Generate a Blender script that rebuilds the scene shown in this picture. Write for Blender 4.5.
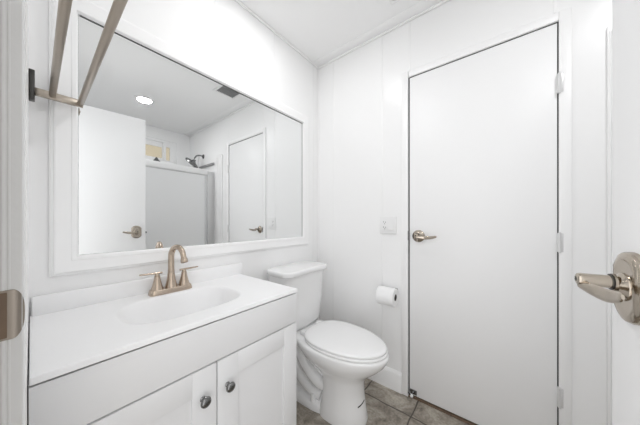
import bpy, bmesh, math, random
from mathutils import Vector, Matrix
PI = math.pi
for o in list(bpy.data.objects):
    bpy.data.objects.remove(o, do_unlink=True)
scene = bpy.context.scene
C = scene.collection

# ------------------------------------------------------------------ camera, world, exposure
CX, CY, CZ, YAW, FPX = 1.2064, -1.5, 1.1122, 0.6696, 228.96
cam = bpy.data.cameras.new('camera')
cam.sensor_width = 36.0
cam.lens = FPX / 640 * 36.0
cam.shift_y = 7.54 / 640
cam.clip_start = 0.02
camo = bpy.data.objects.new('camera', cam)
camo.location = (CX, CY, CZ)
camo.rotation_euler = (PI / 2, 0, YAW)
C.objects.link(camo)
scene.camera = camo

WORLD = 0.3
world = bpy.data.worlds.new('daylight')
world.use_nodes = True
world.node_tree.nodes['Background'].inputs[0].default_value = (0.97, 0.985, 1.0, 1)
world.node_tree.nodes['Background'].inputs[1].default_value = WORLD
scene.world = world
CAN_W = 2.45         # watts per ceiling light
DOOR_W = 5.2          # fill lamp added in the entry doorway to brighten the room
dl = bpy.data.lights.new('doorway_fill', 'AREA')
dl.shape = 'RECTANGLE'; dl.size = .62; dl.size_y = 1.98; dl.energy = DOOR_W; dl.color = (.985, .99, 1.0)
dlo = bpy.data.objects.new('doorway_fill', dl)
dlo.location = (1.10, -1.507, 1.02)
dlo.rotation_euler = (PI / 2, 0, 0)
C.objects.link(dlo)
sun = bpy.data.lights.new('sun', 'SUN')
sun.energy = 2.2; sun.angle = math.radians(2)
suno = bpy.data.objects.new('sun', sun)
suno.rotation_euler = Vector((.50, -.06, -.86)).to_track_quat('-Z', 'Y').to_euler()
C.objects.link(suno)
vs = scene.view_settings
vs.view_transform = 'Standard'
vs.look = 'None'
vs.gamma = 1.0
vs.exposure = 0.34
vs.use_curve_mapping = False
scene.cycles.max_bounces = 14
scene.cycles.diffuse_bounces = 10


# ------------------------------------------------------------------ materials
def mat(name, col, rough=0.5, metal=0.0, bump=0.0, bscale=40.0, var=0.0, coat=0.0, trans=0.0, ior=1.45, spec=0.5):
    m = bpy.data.materials.new(name)
    m.use_nodes = True
    nt = m.node_tree
    b = nt.nodes['Principled BSDF']
    b.inputs['Base Color'].default_value = (*col, 1)
    b.inputs['Roughness'].default_value = rough
    b.inputs['Metallic'].default_value = metal
    b.inputs['IOR'].default_value = ior
    b.inputs['Specular IOR Level'].default_value = spec
    b.inputs['Coat Weight'].default_value = coat
    b.inputs['Transmission Weight'].default_value = trans
    tc = nt.nodes.new('ShaderNodeTexCoord')
    n = nt.nodes.new('ShaderNodeTexNoise')
    n.inputs['Scale'].default_value = bscale
    n.inputs['Detail'].default_value = 4
    nt.links.new(tc.outputs['Object'], n.inputs['Vector'])
    if var:
        r = nt.nodes.new('ShaderNodeValToRGB')
        r.color_ramp.elements[0].position = 0.3
        r.color_ramp.elements[1].position = 0.7
        r.color_ramp.elements[0].color = (*[c * (1 - var) for c in col], 1)
        r.color_ramp.elements[1].color = (*[min(1, c * (1 + var)) for c in col], 1)
        nt.links.new(n.outputs['Fac'], r.inputs['Fac'])
        nt.links.new(r.outputs['Color'], b.inputs['Base Color'])
    if bump:
        bp = nt.nodes.new('ShaderNodeBump')
        bp.inputs['Strength'].default_value = bump
        bp.inputs['Distance'].default_value = 0.004
        nt.links.new(n.outputs['Fac'], bp.inputs['Height'])
        nt.links.new(bp.outputs['Normal'], b.inputs['Normal'])
    return m


M = {}
M['wall'] = mat('white_wall_paint', (0.92, 0.92, 0.92), 0.27, bump=0.05, bscale=9, spec=0.3)
M['trim'] = mat('white_trim_paint', (0.92, 0.92, 0.92), 0.35, bump=0.03, bscale=30)
M['door'] = mat('white_door_paint', (0.90, 0.90, 0.902), 0.42, bump=0.05, bscale=25)
M['ceiling'] = mat('ceiling_texture', (0.91, 0.91, 0.91), 0.85, bump=0.18, bscale=22)
M['cabinet'] = mat('pale_grey_lacquer', (0.77, 0.77, 0.775), 0.45, bump=0.015, bscale=60)
M['marble'] = mat('white_cultured_marble', (0.91, 0.91, 0.915), 0.3, var=0.01, bscale=5)
M['porcelain'] = mat('white_porcelain', (0.86, 0.86, 0.86), 0.12, coat=0.3)
M['seat'] = mat('white_seat_plastic', (0.87, 0.87, 0.87), 0.25)
M['nickel'] = mat('brushed_nickel', (0.52, 0.43, 0.35), 0.27, 1.0, bump=0.03, bscale=180)
M['nickel_rack'] = mat('satin_nickel_bar', (0.42, 0.37, 0.315), 0.3, 1.0, bump=0.03, bscale=120)
M['nickel_lever'] = mat('polished_nickel', (0.47, 0.415, 0.35), 0.16, 1.0, bump=0.02, bscale=150)
M['dark_nickel'] = mat('dark_nickel', (0.22, 0.22, 0.22), 0.25, 1.0, bump=0.02, bscale=150)
M['grey_metal'] = mat('grey_aluminium', (0.68, 0.68, 0.68), 0.4, 0.5, bump=0.02, bscale=120)
M['pale_metal'] = mat('pale_aluminium', (0.74, 0.74, 0.74), 0.4, 0.3)
M['strike'] = mat('tarnished_nickel', (0.33, 0.29, 0.25), 0.3, 1.0, bump=0.02, bscale=90)
M['black_plate'] = mat('blackened_nickel', (0.07, 0.068, 0.065), 0.35, 1.0)
M['jamb'] = mat('greyer_white_paint', (0.72, 0.72, 0.72), 0.5, bump=0.2, bscale=30)  # greyer white than the trim paint
M['dark_grey'] = mat('dark_grey_plastic', (0.10, 0.10, 0.10), 0.5)
M['grille'] = mat('dusty_grey_grille', (0.30, 0.30, 0.30), 0.6)
M['plastic'] = mat('white_plastic', (0.86, 0.86, 0.86), 0.3)
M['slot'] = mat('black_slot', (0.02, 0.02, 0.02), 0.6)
M['mirror'] = mat('silvered_mirror', (0.86, 0.87, 0.87), 0.0, 1.0)
M['paper'] = mat('white_toilet_paper', (0.88, 0.88, 0.88), 0.9, bump=0.1, bscale=150)
M['card'] = mat('grey_cardboard', (0.10, 0.09, 0.08), 0.9)
M['fiberglass'] = mat('white_fiberglass', (0.90, 0.90, 0.90), 0.25)
M['frost'] = mat('obscure_glass', (0.93, 0.935, 0.94), 0.35, trans=0.08, bump=0.1, bscale=120)
M['glass'] = mat('clear_glass', (1, 1, 1), 0.0, trans=1.0)
M['stucco'] = mat('tan_stucco', (0.80, 0.70, 0.52), 0.9, bump=0.3, bscale=60, var=0.08)
M['brown_wood'] = mat('brown_threshold_wood', (0.16, 0.11, 0.075), 0.6, var=0.15, bscale=30)
M['rubber'] = mat('white_rubber', (0.85, 0.85, 0.85), 0.6)
M['closet_dark'] = mat('added_closet_backing', (0.25, 0.25, 0.25), 0.9)


def emit_mat(name, col, s):
    m = bpy.data.materials.new(name)
    m.use_nodes = True
    b = m.node_tree.nodes['Principled BSDF']
    b.inputs['Emission Color'].default_value = (*col, 1)
    b.inputs['Emission Strength'].default_value = s
    return m


M['lamp'] = emit_mat('led_diffuser', (1, 0.99, 0.97), 14.0)


def floor_mat():
    m = bpy.data.materials.new('stone_vinyl_tile')
    m.use_nodes = True
    nt = m.node_tree
    L = nt.links.new
    b = nt.nodes['Principled BSDF']
    b.inputs['Roughness'].default_value = 0.5
    g = nt.nodes.new('ShaderNodeNewGeometry')
    n1 = nt.nodes.new('ShaderNodeTexNoise')
    n1.inputs['Scale'].default_value = 9
    n1.inputs['Detail'].default_value = 8
    n1.inputs['Roughness'].default_value = 0.68
    n1.inputs['Distortion'].default_value = 0.9
    L(g.outputs['Position'], n1.inputs['Vector'])
    r1 = nt.nodes.new('ShaderNodeValToRGB')
    e = r1.color_ramp.elements
    e[0].position = 0.30
    e[0].color = (0.12, 0.102, 0.083, 1)
    e[1].position = 0.72
    e[1].color = (0.52, 0.48, 0.42, 1)
    k = e.new(0.5)
    k.color = (0.31, 0.275, 0.23, 1)
    L(n1.outputs['Fac'], r1.inputs['Fac'])
    n2 = nt.nodes.new('ShaderNodeTexNoise')
    n2.inputs['Scale'].default_value = 75
    n2.inputs['Detail'].default_value = 5
    L(g.outputs['Position'], n2.inputs['Vector'])
    mx = nt.nodes.new('ShaderNodeMix')
    mx.data_type = 'RGBA'
    mx.blend_type = 'OVERLAY'
    mx.inputs[0].default_value = 0.45
    L(r1.outputs['Color'], mx.inputs[6])
    L(n2.outputs['Fac'], mx.inputs[7])
    # grout lines every 0.305 m
    sep = nt.nodes.new('ShaderNodeSeparateXYZ')
    wob = nt.nodes.new('ShaderNodeVectorMath')
    wob.operation = 'MULTIPLY_ADD'
    n3 = nt.nodes.new('ShaderNodeTexNoise')
    n3.inputs['Scale'].default_value = 14
    L(g.outputs['Position'], n3.inputs['Vector'])
    L(n3.outputs['Color'], wob.inputs[0])
    wob.inputs[1].default_value = (0.012, 0.012, 0)
    L(g.outputs['Position'], wob.inputs[2])
    L(wob.outputs[0], sep.inputs[0])
    outs = []
    for axis, off in ((0, 0.803 + .006), (1, -0.152 + .006)):
        a = nt.nodes.new('ShaderNodeMath')
        a.operation = 'SUBTRACT'
        L(sep.outputs[axis], a.inputs[0])
        a.inputs[1].default_value = off
        p = nt.nodes.new('ShaderNodeMath')
        p.operation = 'PINGPONG'
        L(a.outputs[0], p.inputs[0])
        p.inputs[1].default_value = 0.1525
        mr = nt.nodes.new('ShaderNodeMapRange')
        mr.inputs[1].default_value = 0.0015
        mr.inputs[2].default_value = 0.006
        L(p.outputs[0], mr.inputs[0])
        outs.append(mr)
    mn = nt.nodes.new('ShaderNodeMath')
    mn.operation = 'MINIMUM'
    L(outs[0].outputs[0], mn.inputs[0])
    L(outs[1].outputs[0], mn.inputs[1])
    m2 = nt.nodes.new('ShaderNodeMix')
    m2.data_type = 'RGBA'
    L(mn.outputs[0], m2.inputs[0])
    m2.inputs[6].default_value = (0.06, 0.05, 0.042, 1)
    L(mx.outputs[2], m2.inputs[7])
    L(m2.outputs[2], b.inputs['Base Color'])
    bp = nt.nodes.new('ShaderNodeBump')
    bp.inputs['Strength'].default_value = 0.25
    bp.inputs['Distance'].default_value = 0.003
    L(n1.outputs['Fac'], bp.inputs['Height'])
    L(bp.outputs['Normal'], b.inputs['Normal'])
    return m


M['floor'] = floor_mat()


# ------------------------------------------------------------------ mesh helpers
def box(bm, x0, x1, y0, y1, z0, z1, bev=0.0, seg=2):
    t = bmesh.new()
    bmesh.ops.create_cube(t, size=1)
    for v in t.verts:
        v.co = Vector(((x0 + x1) / 2 + v.co.x * (x1 - x0), (y0 + y1) / 2 + v.co.y * (y1 - y0), (z0 + z1) / 2 + v.co.z * (z1 - z0)))
    if bev:
        bmesh.ops.bevel(t, geom=list(t.edges), offset=bev, segments=seg, profile=0.5, affect='EDGES')
    merge(bm, t)


def merge(bm, t, mtx=None):
    if mtx is not None:
        bmesh.ops.transform(t, matrix=mtx, verts=t.verts)
    me = bpy.data.meshes.new('tmp')
    t.to_mesh(me)
    t.free()
    bm.from_mesh(me)
    bpy.data.meshes.remove(me)


def loft(bm, rings, cap0=True, cap1=True, closed=True):
    R = [[bm.verts.new(p) for p in r] for r in rings]
    n = len(R[0])
    for a, b in zip(R[:-1], R[1:]):
        for i in range(n if closed else n - 1):
            j = (i + 1) % n
            bm.faces.new((a[i], a[j], b[j], b[i]))
    if cap0:
        bm.faces.new(list(reversed(R[0])))
    if cap1:
        bm.faces.new(R[-1])


def lathe(bm, prof, origin, axis, n=32, cap0=True, cap1=True):
    """prof: list of (distance along the axis, radius)."""
    ax = Vector(axis).normalized()
    u = ax.orthogonal().normalized()
    w = ax.cross(u)
    o = Vector(origin)
    rings = []
    for d, r in prof:
        r = max(r, 1e-5)
        rings.append([o + ax * d + (u * math.cos(2 * PI * i / n) + w * math.sin(2 * PI * i / n)) * r for i in range(n)])
    loft(bm, rings, cap0, cap1)


def smooth_path(pts, k=8):
    """Catmull-Rom resampling."""
    P = [Vector(p) for p in pts]
    P = [P[0] * 2 - P[1]] + P + [P[-1] * 2 - P[-2]]
    out = []
    for i in range(1, len(P) - 2):
        for s in range(k):
            t = s / k
            a, b, c, d = P[i - 1], P[i], P[i + 1], P[i + 2]
            out.append(0.5 * ((2 * b) + (c - a) * t + (2 * a - 5 * b + 4 * c - d) * t * t + (3 * b - a - 3 * c + d) * t ** 3))
    out.append(P[-2])
    return out


def sweep(bm, pts, rad, n=16, flat=1.0, up=(0, 0, 1)):
    """Tube along pts; rad is a number or a list of (ru, rw); section u is near 'up'."""
    N = len(pts)
    rings = []
    for i, p in enumerate(pts):
        t = (pts[min(i + 1, N - 1)] - pts[max(i - 1, 0)]).normalized()
        w = t.cross(Vector(up))
        if w.length < 1e-3:
            w = t.cross(Vector((1, 0, 0)))
        w.normalize()
        u = w.cross(t)
        if isinstance(rad, (int, float)):
            ru = rw = rad
        else:
            ru, rw = rad[i]
        rings.append([p + u * math.cos(2 * PI * k / n) * ru + w * math.sin(2 * PI * k / n) * rw for k in range(n)])
    loft(bm, rings)


def finish(bm):
    bmesh.ops.recalc_face_normals(bm, faces=bm.faces)


def obj(name, bm, m, parent=None, smooth=True, angle=40):
    finish(bm)
    me = bpy.data.meshes.new(name)
    bm.to_mesh(me)
    bm.free()
    me.materials.append(m)
    o = bpy.data.objects.new(name, me)
    C.objects.link(o)
    if smooth:
        me.polygons.foreach_set('use_smooth', [True] * len(me.polygons))
        me.set_sharp_from_angle(angle=math.radians(angle))
    if parent is not None:
        o.parent = parent
        o.matrix_parent_inverse = Matrix.Translation(-world_loc(parent)) if not getattr(parent, 'rotation_euler', None) or tuple(parent.rotation_euler) == (0, 0, 0) else Matrix()
    return o


def world_loc(o):
    v = Vector(o.location)
    return v if o.parent is None else v + Vector((0, 0, 0)) if o.type == 'EMPTY' else v_chain(o)


def v_chain(o):
    # part meshes are built in world coordinates: their own transform cancels out
    return Vector((0, 0, 0))


def tag(o, label, cat, group=None):
    o['label'] = label
    o['category'] = cat
    if group:
        o['group'] = group
    return o


def thing(name, label, cat, loc, group=None):
    o = bpy.data.objects.new(name, None)
    o.empty_display_size = 0.05
    o.location = loc
    C.objects.link(o)
    return tag(o, label, cat, group)


def struct(name, bm, m, label=None, cat=None, smooth=True):
    o = obj(name, bm, m, None, smooth)
    o['kind'] = 'structure'
    if label:
        tag(o, label, cat)
    return o


B = bmesh.new
YD, XW, ZC, ZF = -1.5045, 2.53, 2.39, -0.012     # doorway wall, far wall, ceiling, floor
JL, JR = 0.77, 1.432                            # doorway opening

# ------------------------------------------------------------------ the room
bm = B(); box(bm, -0.12, XW + 0.12, -3.2, 0.12, ZF - 0.05, ZF)
struct('floor', bm, M['floor'], 'mottled brown grey stone look tile floor', 'floor')
bm = B(); box(bm, -0.12, XW + 0.12, YD - 0.11, 0.12, ZC, ZC + 0.05)
struct('ceiling', bm, M['ceiling'], 'white lightly textured flat ceiling', 'ceiling')

bm = B(); box(bm, -0.1, 0, YD - 0.11, 0.1, ZF, ZC)
for y, z0 in ((-0.071, ZF), (-0.478, 1.0), (-0.885, 1.0), (-1.292, 1.0)):
    box(bm, -0.01, 0.0008, y - 0.007, y + 0.007, z0, ZC, 0.0006)
struct('wall_left', bm, M['wall'], 'white panelled wall with the vanity and the large mirror', 'wall')

DX1, DX2, DZ = 0.748, 1.409, 2.018
bm = B()
box(bm, 0, DX1 - 0.0072, 0, 0.1, ZF, ZC)
box(bm, DX2 + 0.004, XW + 0.1, 0, 0.1, ZF, ZC)
box(bm, DX1 - 0.0072, DX2 + 0.004, 0, 0.1, DZ + 0.004, ZC)
for x in (0.156, 0.563):
    box(bm, x - 0.006, x + 0.006, -0.0014, 0.01, ZF, ZC, 0.001)
for x in (DX1, 1.401):
    box(bm, x - 0.006, x + 0.006, -0.0014, 0.01, DZ + 0.05, ZC, 0.001)
struct('wall_back', bm, M['wall'], 'white panelled wall with the flush closet door', 'wall')

WY0, WY1, WZ0, WZ1 = -0.92, -0.18, 1.925, 2.236
bm = B()
box(bm, XW, XW + 0.1, YD - 0.11, WY0, ZF, ZC)
box(bm, XW, XW + 0.1, WY1, 0.1, ZF, ZC)
box(bm, XW, XW + 0.1, WY0, WY1, ZF, WZ0)
box(bm, XW, XW + 0.1, WY0, WY1, WZ1, ZC)
struct('wall_right', bm, M['wall'], 'white far wall over the tub with the small window', 'wall')

bm = B()
box(bm, 0, JL - 0.02, YD - 0.11, YD, ZF, ZC)
box(bm, JR + 0.02, XW, YD - 0.11, YD, ZF, ZC)
box(bm, JL - 0.02, JR + 0.02, YD - 0.11, YD, 2.06, ZC)
struct('wall_front', bm, M['wall'], 'white wall pierced by the entry doorway', 'wall')

# entry door jambs
def ridge(bm, y, r):
    lathe(bm, [(0, r), (2.05, r)], (JL - 0.001, y, ZF), (0, 0, 1), 12)
bm = B()
box(bm, JL - 0.02, JL, YD - 0.125, YD - 0.001, ZF, 2.04, 0.002)
ridge(bm, -1.5155, 0.0016); ridge(bm, -1.5195, 0.0022)
struct('trim_1', bm, M['jamb'], 'white door jamb at the left side of the entry doorway', 'door jamb')
bm = B()
box(bm, JR, JR + 0.02, YD - 0.125, YD - 0.001, ZF, 2.04, 0.002)
box(bm, JL - 0.02, JR + 0.02, YD - 0.125, YD - 0.001, 2.04, 2.06, 0.002)
struct('trim_2', bm, M['trim'], 'white door jamb at the hinge side of the entry doorway', 'door jamb')

# dark backing panel added behind the flush door to stop light leaks
bm = B()
box(bm, DX1 - 0.06, DX2 + 0.06, 0.101, 0.12, ZF, DZ + 0.1)
struct('wall_added_closet_backing', bm, M['closet_dark'], 'dark backing panel added behind the closet door to stop light leaks', 'wall')
# closet door casing: left, right, top boards
CW = 0.040
bm = B()
box(bm, DX1 - 0.0072 - CW, DX1 - 0.0072, -0.011, 0, ZF, DZ + 0.003 + CW, 0.002)
struct('trim_3', bm, M['trim'], 'white door casing strip at the latch side of the closet door', 'door casing')
bm = B()
box(bm, DX2 + 0.003, DX2 + 0.003 + CW, -0.011, 0, ZF, DZ + 0.003 + CW, 0.002)
struct('trim_4', bm, M['trim'], 'white door casing strip at the hinge side of the closet door', 'door casing')
bm = B()
box(bm, DX1 - 0.003, DX2 + 0.003, -0.0105, 0, DZ + 0.003, DZ + 0.003 + CW, 0.002)
struct('trim_5', bm, M['trim'], 'white head casing strip over the closet door', 'door casing')
# corner bead and ceiling coves
bm = B(); box(bm, 0, 0.011, -0.011, 0, ZF, ZC, 0.004, 3)
struct('trim_6', bm, M['trim'], 'white corner bead where the mirror wall meets the closet wall', 'corner trim')
bm = B(); box(bm, 0.011, XW, -0.016, 0, ZC - 0.016, ZC, 0.006, 3); box(bm, 0.011, XW, -0.085, -0.01, ZC - 0.003, ZC, 0.001)
struct('trim_7', bm, M['trim'], 'white cove strip along the ceiling over the closet wall', 'ceiling trim')
bm = B(); box(bm, 0, 0.014, YD, -0.011, ZC - 0.014, ZC, 0.005, 3)
struct('trim_8', bm, M['trim'], 'white cove strip along the ceiling over the mirror wall', 'ceiling trim')
# baseboards
def baseboard(name, x0, x1, y0, y1, label):
    bm = B()
    h = 0.118
    if abs(x1 - x0) > abs(y1 - y0):
        prof = [(0, ZF), (-0.014, ZF), (-0.014, h - 0.022), (-0.010, h - 0.012), (-0.006, h - 0.004), (-0.003, h), (0, h)]
        loft(bm, [[Vector((x, y0 + a, b)) for a, b in prof] for x in (x0, x1)])
    else:
        prof = [(0, ZF), (0.014, ZF), (0.014, h - 0.022), (0.010, h - 0.012), (0.006, h - 0.004), (0.003, h), (0, h)]
        loft(bm, [[Vector((x0 + a, y, b)) for a, b in prof] for y in (y0, y1)])
    struct(name, bm, M['trim'], label, 'baseboard')
baseboard('baseboard_back', 0.011, DX1 - 0.0072 - CW, 0, 0, 'white baseboard between the toilet and the closet door')
baseboard('baseboard_left', 0, 0, -0.73, -0.011, 'white baseboard behind the toilet')
# threshold under the closet door
bm = B(); box(bm, DX1 - 0.005, DX2 + 0.003, -0.006, 0.06, ZF, ZF + 0.008, 0.002)
struct('trim_9', bm, M['brown_wood'], 'brown threshold strip under the closet door', 'threshold')

# ------------------------------------------------------------------ lever sets
def lever_set(parent, P, out, along, rose_kind, length=.098):
    """P on the door face; out = normal; along = lever direction."""
    P, out, along = Vector(P), Vector(out).normalized(), Vector(along).normalized()
    up = Vector((0, 0, 1))
    bm = B()
    if rose_kind == 'round':
        lathe(bm, [(0, .037), (.004, .0375), (.008, .035), (.010, .031), (.014, .027), (.018, .020), (.024, .013)], P, out, 40)
    else:
        # arched tall plate with cut corners, in steps
        def outline(w, h, d):
            pts = []
            for a, b in ((1, -1), (1, 1), (-1, 1), (-1, -1)):
                pass
            c = w * 0.62
            seq = [(w, -h + c), (w, h - c)]
            for i in range(1, 8):
                th = i / 8 * PI
                seq.append((w * .86 * math.cos(th), h - c + c * math.sin(th) ** 0.9))
            seq += [(-w, h - c), (-w, -h + c)]
            for i in range(1, 8):
                th = PI + i / 8 * PI
                seq.append((w * .86 * math.cos(th), -h + c + c * -abs(math.sin(th)) ** 0.9))
            return [P + along * a + up * b + out * d for a, b in seq]
        loft(bm, [outline(.036, .056, 0), outline(.036, .056, .005), outline(.034, .054, .009), outline(.030, .049, .011),
                  outline(.028, .047, .012), outline(.024, .040, .0115)])
        lathe(bm, [(.008, .023), (.013, .022), (.016, .018), (.020, .0135)], P, out, 32)
    h = obj('lever_handle', bm, M['nickel_lever'], parent)
    # hub and wave lever
    bm = B()
    L0 = .020
    P = P + up * .006
    lathe(bm, [(L0, .0135), (.023, .0135), (.024, .0105), (.052, .010), (.058, .0102), (.0615, .0095), (.063, .007), (.0632, .004), (.061, .0035)], P, out, 28)
    path, rad = [], []
    for i in range(29):
        t = i / 28
        s = length * t
        side = .056 - .009 * math.sin(t * PI * .6) + (.010 * t ** 3 if rose_kind == 'round' else 0)
        vert = -.009 - .003 * math.sin(t * PI * .95) + .008 * t ** 3
        path.append(P + along * s + out * side + up * vert)
        hh = .0075 + .0035 * math.sin(t * PI) - .002 * t
        rad.append((hh if t < .97 else hh * .6, max(.0026, .0062 - .009 * t) if t < .97 else .0018))
    sweep(bm, path, rad, 14)
    obj('lever', bm, M['nickel_lever'], h)
    bm = B(); lathe(bm, [(.0236, .0106), (.0236, .0128), (.0250, .0128), (.0250, .0106)], P, out, 28, False, False)
    obj('collar', bm, M['black_plate'], h)
    bm = B(); lathe(bm, [(.0612, .0034), (.0634, .0034)], P, out, 16)
    obj('pin_hole', bm, M['slot'], h)
    return h


# ------------------------------------------------------------------ closet door
d1 = thing('door_1', 'flush white closet door with lever handle and painted hinges', 'door', (DX1, 0, ZF))
d1['kind'] = 'structure'
bm = B(); box(bm, DX1, DX2 - 0.001, 0.0005, 0.035, 0.006, DZ - 0.001, 0.0012)
obj('door_slab', bm, M['door'], d1)
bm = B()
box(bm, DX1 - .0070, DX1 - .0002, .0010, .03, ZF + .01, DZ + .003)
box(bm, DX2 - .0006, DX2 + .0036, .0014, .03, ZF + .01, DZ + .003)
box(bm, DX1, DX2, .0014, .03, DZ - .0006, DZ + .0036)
obj('gap_shade', bm, M['slot'], d1)  # black strips set into the door gap to stand for its shadow
lever_set(d1, (0.803, 0.0005, 1.012), (0, -1, 0), (1, 0, 0), 'round', .112)
for z0, z1 in ((1.690, 1.780), (0.966, 1.054), (0.262, 0.352)):
    bm = B()
    for k in range(5):
        h = (z1 - z0) / 5
        lathe(bm, [(0.0006, .0055), (h - .0006, .0055)], (DX2 + 0.0045, -0.0145, z0 + k * h), (0, 0, 1), 16)
    lathe(bm, [(-.003, .003), (0, .0045), (z1 - z0, .0045), (z1 - z0 + .004, .003)], (DX2 + 0.0045, -0.0145, z0), (0, 0, 1), 12)
    box(bm, DX2 + .004, DX2 + .017, -0.0130, -0.0105, z0 + .002, z1 - .002, .0004)
    box(bm, DX2 - .0022, DX2 + .0025, -0.0150, 0.001, z0 + .002, z1 - .002, .0005)
    obj('hinge', bm, M['pale_metal'], d1)
bm = B(); box(bm, DX1 - .0075, DX1 - .0005, -0.0135, -0.002, 0.985, 1.042, .001)
obj('latch_plate', bm, M['dark_nickel'], d1)

# spring bolt at the foot of the closet door
ds = thing('door_stop', 'small metal door stop with a white tip at the foot of the closet door', 'door stop', (0.765, -0.012, ZF))
bm = B(); box(bm, .752, .792, -.0045, -.0005, .014, .042, .001)
lathe(bm, [(0, .009), (.004, .009), (.008, .005), (.026, .0045)], (.772, -.004, .028), (0, -1, -0.12), 16)
obj('bracket', bm, M['dark_nickel'], ds)
bm = B(); lathe(bm, [(0, .007), (.003, .0085), (.012, .0085), (.015, .006)], (.772, -.029, .0245), (0, -1, -0.12), 18)
obj('tip', bm, M['rubber'], ds)
bm = B(); sweep(bm, smooth_path([(.756, -.005, .035), (.748, -.014, .030), (.746, -.020, .018)], 5), .0032, 10)
obj('clip', bm, M['dark_nickel'], ds)

# ------------------------------------------------------------------ entry door, standing open
H = Vector((1.428, -1.500, 0)); E_ = Vector((1.363, -0.848, 0))
ed = (E_ - H).normalized(); en = Vector((-ed.y, ed.x, 0))           # en faces the vanity
wd = (E_ - H).length
d2 = thing('door_2', 'white entry door standing open with a nickel lever on an arched plate', 'door', (H.x, H.y, ZF))
d2['kind'] = 'structure'
t = B(); box(t, 0, wd, -0.035, 0, 0.0, 2.026, 0.0015)
mtx = Matrix(((ed.x, en.x, 0, H.x), (ed.y, en.y, 0, H.y), (0, 0, 1, 0), (0, 0, 0, 1)))
bm = B(); merge(bm, t, mtx)
obj('door_slab', bm, M['door'], d2)
P = H + ed * (wd - 0.066); P.z = 1.006
lever_set(d2, P, en, -ed, 'arched')
P2 = P - en * 0.035
lever_set(d2, P2, -en, -ed, 'arched')
t = B(); box(t, wd - .0012, wd + .0010, -.030, -.006, .97, 1.03, .0004); box(t, wd, wd + .011, -.024, -.011, .991, 1.009, .002)
bm = B(); merge(bm, t, mtx)
obj('latch_bolt', bm, M['dark_nickel'], d2)
# second small bolt lower on the edge
# strike plate on the left jamb
bm = B()
zc, hh = 1.0055, .0278
cols = [(-1.556, hh), (-1.535, hh), (-1.516, hh), (-1.513, hh)]
for i in range(1, 13):
    th = PI / 2 * i / 12
    cols.append((-1.513 + .0088 * math.sin(th), max(.0006, hh * math.cos(th) ** .8)))
def sx(y):   # the lip curls back towards the wall
    return JL + .0012 - (max(0, y + 1.5135) ** 2) * 55
loft(bm, [[Vector((sx(y) + d, y, zc + z)) for d, z in ((-.0010, -h_), (.0011, -h_), (.0011, h_), (-.0010, h_))] for y, h_ in cols])
o = obj('strike_plate', bm, M['strike'])
tag(o, 'nickel strike plate with curled lip let into the left door jamb', 'strike plate')
bm = B(); box(bm, JL + .002, JL + .0028, -1.553, -1.5165, zc - .0255, zc + .0255, .0003)
obj('latch_hole_reflection', bm, M['brown_wood'], o)  # brown patch for the latch hole and the reflection painted around it

# ------------------------------------------------------------------ mirror
FY0, FY1, FZ0, FZ1 = -1.462, -0.138, 0.918, 1.924
fw = 0.068
mr = thing('wall_mirror', 'large wide mirror in a white mitred frame on the wall over the vanity', 'mirror', (0.002, (FY0 + FY1) / 2, FZ0))
bm = B()
prof = [(0, 0.0), (0, .010), (.004, .014), (.008, .014), (.010, .020), (.014, .022), (.051, .020), (.0525, .0222), (.063, .0215), (.068, .012), (.068, .004)]
def fr(d, x):
    return [Vector((x, FY0 + d, FZ0 + d)), Vector((x, FY1 - d, FZ0 + d)), Vector((x, FY1 - d, FZ1 - d)), Vector((x, FY0 + d, FZ1 - d))]
loft(bm, [fr(d, x + .001) for d, x in prof], False, False)
obj('frame', bm, M['trim'], mr, angle=25)
bm = B(); box(bm, .004, .008, FY0 + .060, FY1 - .060, FZ0 + .060, FZ1 - .060)
obj('mirror_glass', bm, M['mirror'], mr, smooth=False)

bm = B()
for y0, y1, z0, z1 in ((FY0 + .064, FY0 + .0690, FZ0 + .064, FZ1 - .064), (FY1 - .0715, FY1 - .064, FZ0 + .064, FZ1 - .064),
                       (FY0 + .0715, FY1 - .0715, FZ1 - .0735, FZ1 - .064), (FY0 + .0715, FY1 - .0715, FZ0 + .064, FZ0 + .0685)):
    box(bm, .0075, .0088, y0, y1, z0, z1)
obj('glass_gap_shade', bm, M['dark_grey'], mr, smooth=False)  # dark strips drawn in for the shadow gap between frame and glass

# ------------------------------------------------------------------ vanity cabinet
VY0, VY1, VX, VT = -1.5038, -0.749, 0.457, 0.785
vc = thing('vanity_cabinet', 'pale grey shaker vanity cabinet with two doors and dark knobs', 'cabinet', (0.22, -1.12, ZF))
bm = B()
box(bm, .004, VX, VY0, VY0 + .016, ZF, VT - .004, .001)
box(bm, .004, VX, VY1 - .016, VY1, ZF, VT - .004, .001)
box(bm, .004, .012, VY0 + .016, VY1 - .016, ZF + .09, VT - .15)
box(bm, .012, VX - .02, VY0 + .016, VY1 - .016, ZF + .09, ZF + .105)
box(bm, VX - .02, VX, VY0 + .016, VY1 - .016, ZF + .09, ZF + .115)
box(bm, VX - .02, VX, VY0 + .016, VY1 - .016, .635, VT - .004)
box(bm, VX - .09, VX - .075, VY0 + .016, VY1 - .016, ZF, ZF + .09)
obj('body', bm, M['cabinet'], vc)
bm = B(); box(bm, VX + .001, .4765, VY0 + .001, VY1 - .001, .6525, .7800, .0012)
obj('drawer_front', bm, M['cabinet'], vc)
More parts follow.
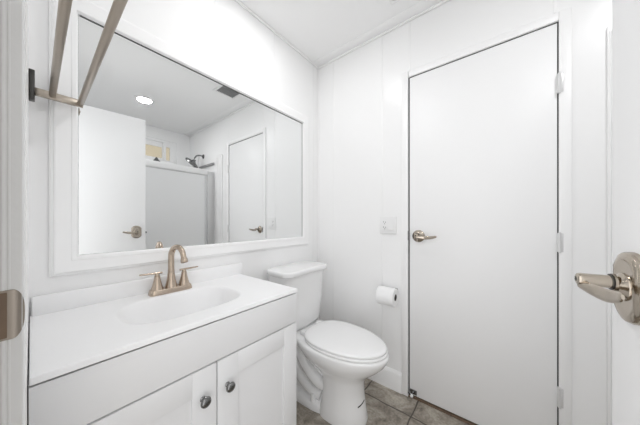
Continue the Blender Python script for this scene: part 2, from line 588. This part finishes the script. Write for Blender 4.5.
def shaker(y0, y1, ky):
    z0, z1, st = ZF + .098, .6470, .075
    bm = B()
    box(bm, VX + .001, .4765, y0, y0 + st, z0, z1, .0008)
    box(bm, VX + .001, .4765, y1 - st, y1, z0, z1, .0008)
    box(bm, VX + .001, .4765, y0 + st, y1 - st, z1 - st, z1, .001)
    box(bm, VX + .001, .4765, y0 + st, y1 - st, z0, z0 + st, .001)
    box(bm, VX + .003, .4685, y0 + st - .004, y1 - st + .004, z0 + st - .004, z1 - st + .004)
    d = obj('door', bm, M['cabinet'], vc)
    bm = B()
    lathe(bm, [(0, .0085), (.002, .0085), (.004, .006), (.012, .0055), (.016, .010), (.018, .0148), (.021, .0162), (.025, .0150), (.028, .0105), (.0295, .004)], (.4765, ky, .554), (1, 0, 0), 28)
    obj('knob', bm, M['dark_nickel'], d)
shaker(VY0 + .001, -1.1230, -1.167)
shaker(-1.1185, VY1 - .001, -1.085)

# ------------------------------------------------------------------ vanity top with moulded basin
TY0, TY1, TX = -1.5018, -0.745, 0.4785
vt = thing('basin_counter', 'white cultured marble vanity top with moulded basin', 'countertop', (0.24, -1.12, VT))
bm = B()
nx, ny = 110, 170
SC = (.252, -1.130); SA, SB = .144, .198
def ztop(x, y):
    r = (abs((x - SC[0]) / SA) ** 3.0 + abs((y - SC[1]) / SB) ** 3.0) ** (1 / 3.0)
    z = .800
    if r < 1:
        t = min(1, (1 - r) / (.27 if y > SC[1] else .27 + .9 * (SC[1] - y)))
        t = t ** .9
        z -= .130 * (t * t * (3 - 2 * t))
    e = min(x - .0, TX - x, y - TY0, TY1 - y) if x > .03 else .1
    if e < .0025:
        z -= .0025 * (1 - math.sqrt(max(0, 1 - (1 - e / .0025) ** 2)))
    return z
xs = [0.003 + (TX - .003) * i / nx for i in range(nx + 1)]
xs = sorted(set(xs + [TX - .0004, TX - .001, TX - .0025]))
ys = [TY0 + (TY1 - TY0) * j / ny for j in range(ny + 1)]
ys = sorted(set(ys + [TY1 - .0004, TY1 - .001, TY1 - .0025]))
G = [[bm.verts.new((x, y, ztop(x, y))) for y in ys] for x in xs]
for i in range(len(xs) - 1):
    for j in range(len(ys) - 1):
        bm.faces.new((G[i][j], G[i + 1][j], G[i + 1][j + 1], G[i][j + 1]))
edge = [G[i][0] for i in range(len(xs))] + [G[-1][j] for j in range(1, len(ys))] + [G[i][-1] for i in range(len(xs) - 2, -1, -1)] + [G[0][j] for j in range(len(ys) - 2, 0, -1)]
low = [bm.verts.new((v.co.x, v.co.y, VT)) for v in edge]
for k in range(len(edge)):
    l = (k + 1) % len(edge)
    bm.faces.new((edge[k], low[k], low[l], edge[l]))
# underside rim around the front and sides
obj('counter', bm, M['marble'], vt, angle=50)
bm = B(); box(bm, .003, .020, -1.4985, -0.732, .7985, .862, .004, 3)
obj('backsplash', bm, M['marble'], vt)
bm = B(); lathe(bm, [(0, .020), (.002, .0205), (.003, .018), (.0015, .012), (.0015, .002)], (.20, SC[1], .6705), (0, 0, 1), 28)
obj('drain', bm, M['grey_metal'], vt)

# ------------------------------------------------------------------ faucet
FX, FYc = .072, -1.118
fa = thing('faucet', 'brushed nickel two handle faucet with a high arched spout on the vanity top', 'faucet', (FX, FYc, .800))
def rrect(cx, cy, a, b, z, n=2.0, m=40, p=5):
    return [Vector((cx + a * math.copysign(abs(math.cos(t)) ** (2 / p), math.cos(t)), cy + b * math.copysign(abs(math.sin(t)) ** (2 / p), math.sin(t)), z)) for t in [2 * PI * i / m for i in range(m)]]
bm = B()
loft(bm, [rrect(FX, FYc, .027, .081, .8003), rrect(FX, FYc, .027, .081, .806), rrect(FX, FYc, .0245, .078, .819), rrect(FX, FYc, .0225, .076, .8215)])
obj('base_plate', bm, M['nickel'], fa)
bm = B()
lathe(bm, [(0, .0235), (.006, .0225), (.030, .017), (.060, .0132), (.068, .0125), (.069, .0132), (.072, .0132)], (FX, FYc, .8205), (0, 0, 1), 28)
c0 = Vector((FX, FYc, 0))
dirn = Vector((1, .16, 0)).normalized()
pts = [c0 + Vector((0, 0, .885)), c0 + Vector((0, 0, .91)), c0 + Vector((0, 0, .935))]
R = .047
for i in range(1, 15):
    th = PI - PI * .93 * i / 14
    pts.append(c0 + dirn * (R + R * math.cos(th)) + Vector((0, 0, .950 + R * math.sin(th))))
last = pts[-1]; tdir = (pts[-1] - pts[-2]).normalized()
pts.append(last + tdir * .008)
sp = smooth_path(pts, 3)
sweep(bm, sp, [(.0122 - .0018 * i / len(sp),) * 2 for i in range(len(sp))], 20, up=(0.16, -1, 0.0))
lathe(bm, [(-.002, .0105), (.002, .0128), (.016, .0138), (.0185, .0125), (.0185, .009), (.016, .009)], pts[-1], tdir, 24)
obj('spout', bm, M['nickel'], fa)
for s in (-1, 1):
    hy = FYc + s * .052
    bm = B()
    lathe(bm, [(0, .0225), (.004, .0215), (.018, .0175), (.040, .0125), (.052, .0108), (.056, .0105), (.0575, .0085), (.068, .0082)], (FX, hy, .8205), (0, 0, 1), 28)
    h = obj('handle', bm, M['nickel'], fa)
    bm = B()
    # thin bar lever, short tail towards the spout
    lv = [Vector((FX + .002, hy - s * .018, .8885)), Vector((FX + .001, hy, .8890)), Vector((FX, hy + s * .03, .8895)), Vector((FX - .002, hy + s * .060, .8905))]
    sweep(bm, lv, [(.0042, .0048), (.0048, .0062), (.0040, .0056), (.0032, .0062)], 14)
    obj('lever', bm, M['nickel'], h)
bm = B(); lathe(bm, [(0, .003), (.030, .003), (.031, .006), (.037, .006), (.038, .003)], (FX - .020, FYc, .815), (0, 0, 1), 14)
obj('lift_rod', bm, M['nickel'], fa)

# ------------------------------------------------------------------ toilet
TYc = -.362
to = thing('toilet', 'white two piece toilet with closed lid beside the vanity', 'toilet', (0.4, TYc, ZF))
def egg(xb, xf, w, z, n=56, pb=2.6, frac=.42):
    xc = xb + (xf - xb) * frac
    out = []
    for i in range(n):
        t = 2 * PI * i / n
        c, s = math.cos(t), math.sin(t)
        if c >= 0:
            out.append(Vector((xc + (xf - xc) * c, TYc + w * s, z)))
        else:
            out.append(Vector((xc - (xc - xb) * abs(c) ** (2 / pb), TYc + w * math.copysign(abs(s) ** (2 / pb), s), z)))
    return out
bm = B()
loft(bm, [egg(.36, .624, .112, ZF, pb=4), egg(.36, .628, .114, .012, pb=4), egg(.37, .618, .107, .06, pb=4), egg(.38, .608, .101, .14, pb=4), egg(.37, .608, .100, .215, pb=3.5),
          egg(.33, .630, .116, .255, pb=3), egg(.28, .668, .140, .285, pb=2.8), egg(.235, .702, .162, .315, pb=2.7), egg(.21, .730, .176, .345, pb=2.6),
          egg(.19, .744, .183, .368, pb=2.6), egg(.185, .750, .185, .385, pb=2.6), egg(.187, .748, .183, .395, pb=2.6), egg(.195, .738, .175, .400, pb=2.6)])
finish(bm)
from mathutils.bvhtree import BVHTree
bowl_tree = BVHTree.FromBMesh(bm)
obj('bowl', bm, M['porcelain'], to, angle=60)
bm = B()   # rear pedestal, floor flange and tank deck
loft(bm, [egg(.09, .50, .112, ZF, pb=5), egg(.09, .50, .113, .020, pb=5), egg(.10, .49, .100, .034, pb=5), egg(.11, .48, .066, .040, pb=5), egg(.12, .47, .056, .10, pb=5), egg(.10, .46, .056, .24, pb=5),
          egg(.07, .45, .085, .31, pb=5), egg(.05, .45, .130, .345, pb=6), egg(.045, .44, .150, .365, pb=6), egg(.045, .43, .152, .395, pb=6), egg(.05, .42, .146, .401, pb=6)])
obj('pedestal', bm, M['porcelain'], to, angle=60)
bm = B()
for s in (-1, 1):
    pth = smooth_path([(.13, TYc + s * .050, .33), (.19, TYc + s * .062, .275), (.25, TYc + s * .068, .215), (.31, TYc + s * .066, .165), (.37, TYc + s * .058, .14), (.42, TYc + s * .045, .17)], 6)
    sweep(bm, pth, .036, 18)
    pth = smooth_path([(.12, TYc + s * .045, .20), (.19, TYc + s * .056, .12), (.28, TYc + s * .058, .075), (.36, TYc + s * .05, .06)], 6)
    sweep(bm, pth, .034, 18)
obj('trapway', bm, M['porcelain'], to, angle=60)
for s in (-1, 1):
    bm = B(); lathe(bm, [(0, .017), (.006, .017), (.030, .0145), (.038, .011), (.041, .003)], (.325, TYc + s * .090, .033), (0, 0, 1), 20)
    obj('bolt_cap', bm, M['seat'], to)
# tank
def trect(x0, x1, w, z, p=7, n=56, bow=0.0):
    cx, a = (x0 + x1) / 2, (x1 - x0) / 2
    out = []
    for i in range(n):
        t = 2 * PI * i / n
        c, s = math.cos(t), math.sin(t)
        x = a * math.copysign(abs(c) ** (2 / p), c); y = w * math.copysign(abs(s) ** (2 / p), s)
        if x > 0:
            x += bow * (math.cos(PI * y / w) * .5 + .5) * (x / a)
        out.append(Vector((cx + x, TYc - .015 + y, z)))
    return out
bm = B()
loft(bm, [trect(.040, .175, .130, .402), trect(.034, .186, .160, .408, bow=.012), trect(.030, .195, .170, .43, bow=.012), trect(.024, .212, .183, .58, p=6, bow=.006), trect(.020, .226, .196, .74, p=5, bow=-.004), trect(.020, .230, .199, .769, p=5, bow=-.006)])
obj('tank', bm, M['porcelain'], to, angle=60)
bm = B()
loft(bm, [trect(.014, .256, .209, 0.7695, p=4.2, bow=-.022), trect(.012, .260, .213, 0.7720, p=4.2, bow=-.022), trect(.012, .260, .213, 0.7910, p=4.2, bow=-.022), trect(.014, .258, .211, 0.7960, p=4.2, bow=-.022), trect(.018, .253, .206, 0.7995, p=4.2, bow=-.022), trect(.03, .240, .193, 0.8015, p=4.2, bow=-.02)])
obj('tank_lid', bm, M['porcelain'], to, angle=60)
bm = B()
loft(bm, [egg(.255, .739, .174, .4015), egg(.253, .742, .177, .404), egg(.253, .742, .177, .411), egg(.257, .738, .173, .4145)])
obj('seat', bm, M['seat'], to, angle=60)
bm = B()
loft(bm, [egg(.248, .734, .171, .4165), egg(.246, .737, .174, .4185), egg(.246, .737, .174, .4265), egg(.250, .733, .170, .4305), egg(.262, .718, .158, .4330), egg(.30, .65, .10, .4345)])
obj('seat_lid', bm, M['seat'], to, angle=60)
for s in (-1, 1):
    bm = B(); box(bm, .222, .262, TYc + s * .075 - .022, TYc + s * .075 + .022, .4005, .424, .006, 3)
    obj('seat_hinge', bm, M['seat'], to)
# pencil thin black scuff on the pedestal front
bm = B()
prt = []
for i in range(9):
    t = i / 8
    hit = bowl_tree.ray_cast(Vector((1.0, TYc - .044 + .052 * t, .1005 + (.0185 - .004 * t) * t)), Vector((-1, 0, 0)))[0]
    prt.append(hit + Vector((.0006, 0, 0)))
sweep(bm, prt, [(.0042, .0015)] * 9, 8)
obj('scuff_mark', bm, M['slot'], to)['label'] = 'black scuff stripe'

# ------------------------------------------------------------------ toilet paper
RX0, RX1, RY, RZ, RR = .576, .686, -.078, .624, .056
bm = B()
ring = [(0, .021), (0, RR - .002), (.002, RR), (RX1 - RX0 - .002, RR), (RX1 - RX0, RR - .002), (RX1 - RX0, .021)]
lathe(bm, ring, (RX0, RY, RZ), (1, 0, 0), 48, False, False)
pr_ = thing('toilet_paper_roll', 'white toilet paper roll hanging beside the closet door', 'toilet paper', (.624, RY, RZ))
obj('paper', bm, M['paper'], pr_)
bm = B(); lathe(bm, [(0.001, .021), (RX1 - RX0 - .001, .021), (RX1 - RX0 - .001, .0195), (.001, .0195), (0.001, .021)], (RX0, RY, RZ), (1, 0, 0), 32, False, False)
obj('core', bm, M['card'], pr_)
hd = thing('toilet_paper_holder', 'small dark nickel paper holder on the wall behind the roll', 'paper holder', (.63, 0, .64))
bm = B(); box(bm, .654, .672, -.006, -.0005, .640, .662, .002)
obj('wall_plate', bm, M['dark_nickel'], hd)
bm = B(); sweep(bm, smooth_path([(.663, -.004, .650), (.640, -.011, .645), (.600, -.012, .640), (.566, -.018, .636), (.560, -.05, .630), (.566, RY, RZ), (.590, RY, RZ), (.64, RY, RZ), (.668, RY, RZ)], 6), .0062, 14)
obj('arm', bm, M['dark_nickel'], hd)

# ------------------------------------------------------------------ switch plate
SX0, SX1, SZ0, SZ1 = .5495, .6655, 1.020, 1.134
sw = thing('switch_plate', 'white wall plate with outlet and rocker switch beside the closet door', 'switch plate', (.6075, 0, SZ0))
bm = B(); box(bm, SX0, SX1, -.0078, -.0003, SZ0, SZ1, .003, 3)
obj('plate', bm, M['plastic'], sw)
for cx, nm in ((.5845, 'outlet'), (.6305, 'rocker')):
    bm = B()
    if nm == 'outlet':
        box(bm, cx - .0167, cx + .0167, -.0092, -.0060, 1.0435, 1.1105, .001)
        o = obj(nm, bm, M['plastic'], sw)
        for zc_ in (1.0595, 1.0945):
            bm = B()
            box(bm, cx - .0080, cx - .0055, -.0096, -.0090, zc_ + .001, zc_ + .0095)
            box(bm, cx + .0050, cx + .0075, -.0096, -.0090, zc_ - .001, zc_ + .0075)
            lathe(bm, [(0, .0026), (.0005, .0026)], (cx + .001, -.0092, zc_ - .0075), (0, -1, 0), 12)
            obj('slot', bm, M['slot'], o)
    else:
        loft(bm, [[Vector((cx - .0165, y0, z)), Vector((cx + .0165, y0, z)), Vector((cx + .0165, y1, z)), Vector((cx - .0165, y1, z))]
                  for y0, y1, z in ((-.0070, -.0080, 1.0440), (-.0070, -.0140, 1.0455), (-.0070, -.0098, 1.077), (-.0070, -.0085, 1.1105))])
        o = obj(nm, bm, M['plastic'], sw, angle=20)

# ------------------------------------------------------------------ towel rack on the doorway wall
tr = thing('towel_rack', 'brushed nickel double bar towel rack high beside the doorway', 'towel rack', (.36, YD, 1.52))
ARX = (.052, .70)
for ax in ARX:
    bm = B(); box(bm, ax - .021, ax + .021, YD + .0003, YD + .0125, 1.490, 1.578, .002)
    obj('wall_plate', bm, M['black_plate'], tr)
    bm = B(); box(bm, ax - .006, ax + .006, YD + .012, -1.386, 1.507, 1.530, .001)
    obj('arm', bm, M['nickel_rack'], tr)
for y, z in ((-1.4560, 1.520), (-1.3925, 1.517)):
    bm = B(); lathe(bm, [(0, .007), (.002, .0082), (ARX[1] - ARX[0] + .018, .0082), (ARX[1] - ARX[0] + .02, .007)], (ARX[0] - .010, y, z), (1, -.0075, 0), 28)
    obj('bar', bm, M['nickel_rack'], tr)

# ------------------------------------------------------------------ ceiling fittings
def can(x, y, label, watts):
    t = thing('ceiling_light', label, 'ceiling light', (x, y, ZC), 'recessed ceiling lights')
    bm = B(); lathe(bm, [(0, .092), (.003, .0915), (.007, .080), (.008, .064), (.004, .061)], (x, y, ZC - .0003), (0, 0, -1), 48, True, False)
    obj('trim_ring', bm, M['plastic'], t)
    bm = B(); lathe(bm, [(.0035, .062), (.006, .060), (.0062, .002)], (x, y, ZC), (0, 0, -1), 40, True, True)
    obj('diffuser', bm, M['lamp'], t)
    l = bpy.data.lights.new('led_lamp', 'AREA')
    l.shape = 'DISK'; l.size = .12; l.energy = watts; l.color = (.985, .99, 1.0)
    lo = bpy.data.objects.new('led_lamp', l)
    lo.location = (x, y, ZC - .012)
    C.objects.link(lo)
can(1.775, -.752, 'round recessed ceiling light over the tub front', CAN_W * 1.6)
can(.43, -.74, 'round recessed ceiling light over the vanity', CAN_W * .95)
vx0, vx1, vy0, vy1 = .72, .995, -.375, -.200
vn = thing('ceiling_vent', 'dark grey exhaust fan grille with white frame on the ceiling', 'vent', (.87, -.29, ZC))
bm = B()
box(bm, vx0 - .022, vx1 + .022, vy0 - .022, vy0, ZC - .014, ZC - .0003, .003)
box(bm, vx0 - .022, vx1 + .022, vy1, vy1 + .022, ZC - .014, ZC - .0003, .003)
box(bm, vx0 - .022, vx0, vy0, vy1, ZC - .014, ZC - .0003, .003)
box(bm, vx1, vx1 + .022, vy0, vy1, ZC - .014, ZC - .0003, .003)
obj('frame', bm, M['plastic'], vn)
bm = B()
box(bm, vx0, vx1, vy0, vy1, ZC - .004, ZC - .0006)
n = 11
for i in range(n):
    y = vy0 + (vy1 - vy0) * (i + .5) / n
    box(bm, vx0, vx1, y - .0035, y + .0035, ZC - .012, ZC - .003)
for i in range(4):
    x = vx0 + (vx1 - vx0) * (i + .5) / 4
    box(bm, x - .003, x + .003, vy0, vy1, ZC - .0115, ZC - .003)
obj('grille', bm, M['grille'], vn, smooth=False)

# ------------------------------------------------------------------ tub alcove (seen in the mirror)
GX = 1.76
bm = B()
# rim and apron from a grid: outer box with a hollow
def tubring(x0, x1, y0, y1, z, p=8, n=48):
    cx, cy, a, b = (x0 + x1) / 2, (y0 + y1) / 2, (x1 - x0) / 2, (y1 - y0) / 2
    return [Vector((cx + a * math.copysign(abs(math.cos(t)) ** (2 / p), math.cos(t)), cy + b * math.copysign(abs(math.sin(t)) ** (2 / p), math.sin(t)), z)) for t in [2 * PI * i / n for i in range(n)]]
loft(bm, [tubring(1.715, 2.525, -1.500, -.013, ZF, 40), tubring(1.712, 2.525, -1.500, -.013, .38, 40), tubring(1.718, 2.522, -1.50, -.01, .392, 40),
          tubring(1.80, 2.47, -1.43, -.08, .392, 8), tubring(1.82, 2.45, -1.41, -.10, .37, 8), tubring(1.88, 2.40, -1.30, -.18, .06, 6)])
tag(obj('bathtub', bm, M['fiberglass'], angle=50), 'white bathtub behind the sliding shower door', 'bathtub')
# surround: wall panels and front flange with a rounded top corner
bm = B()
box(bm, 2.515, 2.529, -1.502, -.014, .394, 1.86, .003)
box(bm, 1.76, 2.515, -1.5035, -1.492, .394, 1.86, .003)
def flange(y0, y1):
    x0, z1, r = 1.553, 1.946, .035
    pr = [(2.515, .394), (1.722, .394), (1.722, ZF), (x0, ZF)]
    for i in range(9):
        th = PI - PI / 2 * i / 8
        pr.append((x0 + r + r * math.cos(th), z1 - r + r * math.sin(th)))
    pr += [(1.70, z1), (1.70, 1.86), (2.515, 1.86)]
    loft(bm, [[Vector((x, y, z)) for x, z in pr] for y in (y0, y1)])
flange(-.012, -.0006)
lathe(bm, [(0, .007), (1.91, .007)], (1.553 + .007, -.007, ZF), (0, 0, 1), 12)
lathe(bm, [(0, .008), (1.93, .008)], (1.655, -.010, ZF), (0, 0, 1), 12)
tag(obj('tub_surround', bm, M['fiberglass'], angle=40), 'white fiberglass tub surround with rounded flange beside the closet door', 'tub surround')
# sliding door
sd = thing('shower_door', 'obscure glass sliding shower door with white header on the tub', 'shower door', (GX, -.75, .392))
bm = B(); box(bm, GX - .026, GX + .026, -1.489, -.105, 1.686, 1.752, .003)
obj('header', bm, M['trim'], sd)
bm = B(); box(bm, GX - .024, GX + .024, -1.489, -.105, .3925, .420, .002)
obj('bottom_track', bm, M['pale_metal'], sd)
bm = B()
box(bm, GX - .016, GX + .016, -.101, -.0125, .3925, 1.735, .003)
box(bm, GX - .020, GX - .014, -.075, -.045, .3925, 1.735, .001)
obj('wall_jamb', bm, M['grey_metal'], sd)
bm = B(); box(bm, GX - .020, GX + .020, -1.490, -1.462, .420, 1.686, .002)
obj('wall_jamb', bm, M['grey_metal'], sd)
for (y0, y1, x) in ((-.82, -.122, GX - .010), (-1.46, -.76, GX + .010)):
    bm = B()
    box(bm, x - .002, x + .002, y0 + .012, y1 - .012, .430, 1.684)
    p = obj('glass_panel', bm, M['frost'], sd, smooth=False)
    bm = B()
    for a, b in ((y0, y0 + .014), (y1 - .014, y1)):
        box(bm, x - .006, x + .006, a, b, .422, 1.684, .001)
    box(bm, x - .006, x + .006, y0, y1, .422, .436, .001)
    box(bm, x - .006, x + .006, y0, y1, 1.674, 1.684, .001)
    obj('panel_frame', bm, M['grey_metal'], p)
# grey rail on the shower end wall
bm = B()
box(bm, 1.742, 2.20, -.030, -.0125, 1.833, 1.862, .003)
tag(obj('shower_rail', bm, M['grille']), 'short grey rail on the end wall below the shower head', 'rail')
# shower head
sh = thing('shower_fixture', 'dark nickel dual shower head on an arm above the shower door', 'shower head', (2.075, 0, 2.0))
bm = B()
lathe(bm, [(0, .030), (.004, .030), (.010, .024), (.016, .012)], (2.075, -.0006, 2.0), (0, -1, 0), 28)
sweep(bm, smooth_path([(2.075, -.010, 2.0), (2.076, -.05, 2.004), (2.078, -.09, 1.99), (2.085, -.118, 1.95)], 6), .0095, 14)
obj('arm', bm, M['dark_nickel'], sh)
hp = Vector((2.090, -.126, 1.912)); hdv = Vector((.50, -.46, -.71)).normalized()
bm = B()
lathe(bm, [(-.03, .014), (-.012, .018), (0, .026), (.010, .055), (.020, .090), (.036, .094), (.044, .088), (.044, .002)], hp, hdv, 36)
spray = obj('spray_head', bm, M['dark_nickel'], sh)
bm = B(); lathe(bm, [(.0442, .084), (.0462, .082), (.0464, .002)], hp, hdv, 36)
obj('nozzle_face', bm, M['dark_grey'], spray)
bm = B()
h2 = hp + Vector((-.03, -.0, -.02))
sweep(bm, smooth_path([h2, h2 + Vector((-.015, -.01, -.07)), h2 + Vector((.0, -.02, -.14)), h2 + Vector((.01, -.02, -.17))], 6), .013, 14)
obj('hand_wand', bm, M['dark_nickel'], sh)
bm = B()
sweep(bm, smooth_path([h2 + Vector((.01, -.02, -.165)), h2 + Vector((0, .02, -.30)), h2 + Vector((-.03, .06, -.62)), h2 + Vector((-.05, .08, -.30)), (2.08, -.07, 1.86), (2.078, -.06, 1.99)], 8), .0068, 12)
obj('hose', bm, M['pale_metal'], sh)

# ------------------------------------------------------------------ window over the tub
w1 = thing('window_1', 'small white slider window high over the tub', 'window', (XW, (WY0 + WY1) / 2, WZ0))
w1['kind'] = 'structure'
bm = B()
def wframe(bm, y0, y1, z0, z1, t, x0, x1):
    box(bm, x0, x1, y0, y0 + t, z0, z1, .002)
    box(bm, x0, x1, y1 - t, y1, z0, z1, .002)
    box(bm, x0, x1, y0 + t, y1 - t, z0, z0 + t, .002)
    box(bm, x0, x1, y0 + t, y1 - t, z1 - t, z1, .002)
wframe(bm, WY0, WY1, WZ0, WZ1, .03, XW + .012, XW + .085)
obj('window_frame', bm, M['trim'], w1)
def sash(y0, y1, z0, z1, p0, p1, q0, q1, x):
    bm = B()
    box(bm, x - .012, x + .012, y0, p0, z0, z1, .002); box(bm, x - .012, x + .012, p1, y1, z0, z1, .002)
    box(bm, x - .012, x + .012, p0, p1, z0, q0, .002); box(bm, x - .012, x + .012, p0, p1, q1, z1, .002)
    s = obj('sash', bm, M['trim'], w1)
    bm = B(); box(bm, x - .002, x + .002, p0 - .003, p1 + .003, q0 - .003, q1 + .003)
    obj('pane', bm, M['glass'], s, smooth=False)
sash(-.89, -.322, WZ0 + .03, WZ1 - .03, -.85, -.346, 1.986, 2.141, XW + .05)
sash(-.342, -.21, WZ0 + .03, WZ1 - .03, -.306, -.258, 1.962, 2.150, XW + .024)
bm = B()
lathe(bm, [(0, .030), (.010, .028), (.028, .016), (.040, .012), (.048, .004)], (XW - .02, -.432, 1.926), (0, 0, 1), 20)
box(bm, XW - .05, XW + .012, -.468, -.396, 1.915, 1.928, .003)
obj('window_latch', bm, M['dark_grey'], w1)['label'] = 'dark latch on the sill'
bm = B(); box(bm, 3.6, 3.7, -3, 2.5, ZF - .05, 3.6)
struct('wall_neighbor', bm, M['stucco'], 'tan stucco wall seen through the small window', 'wall')
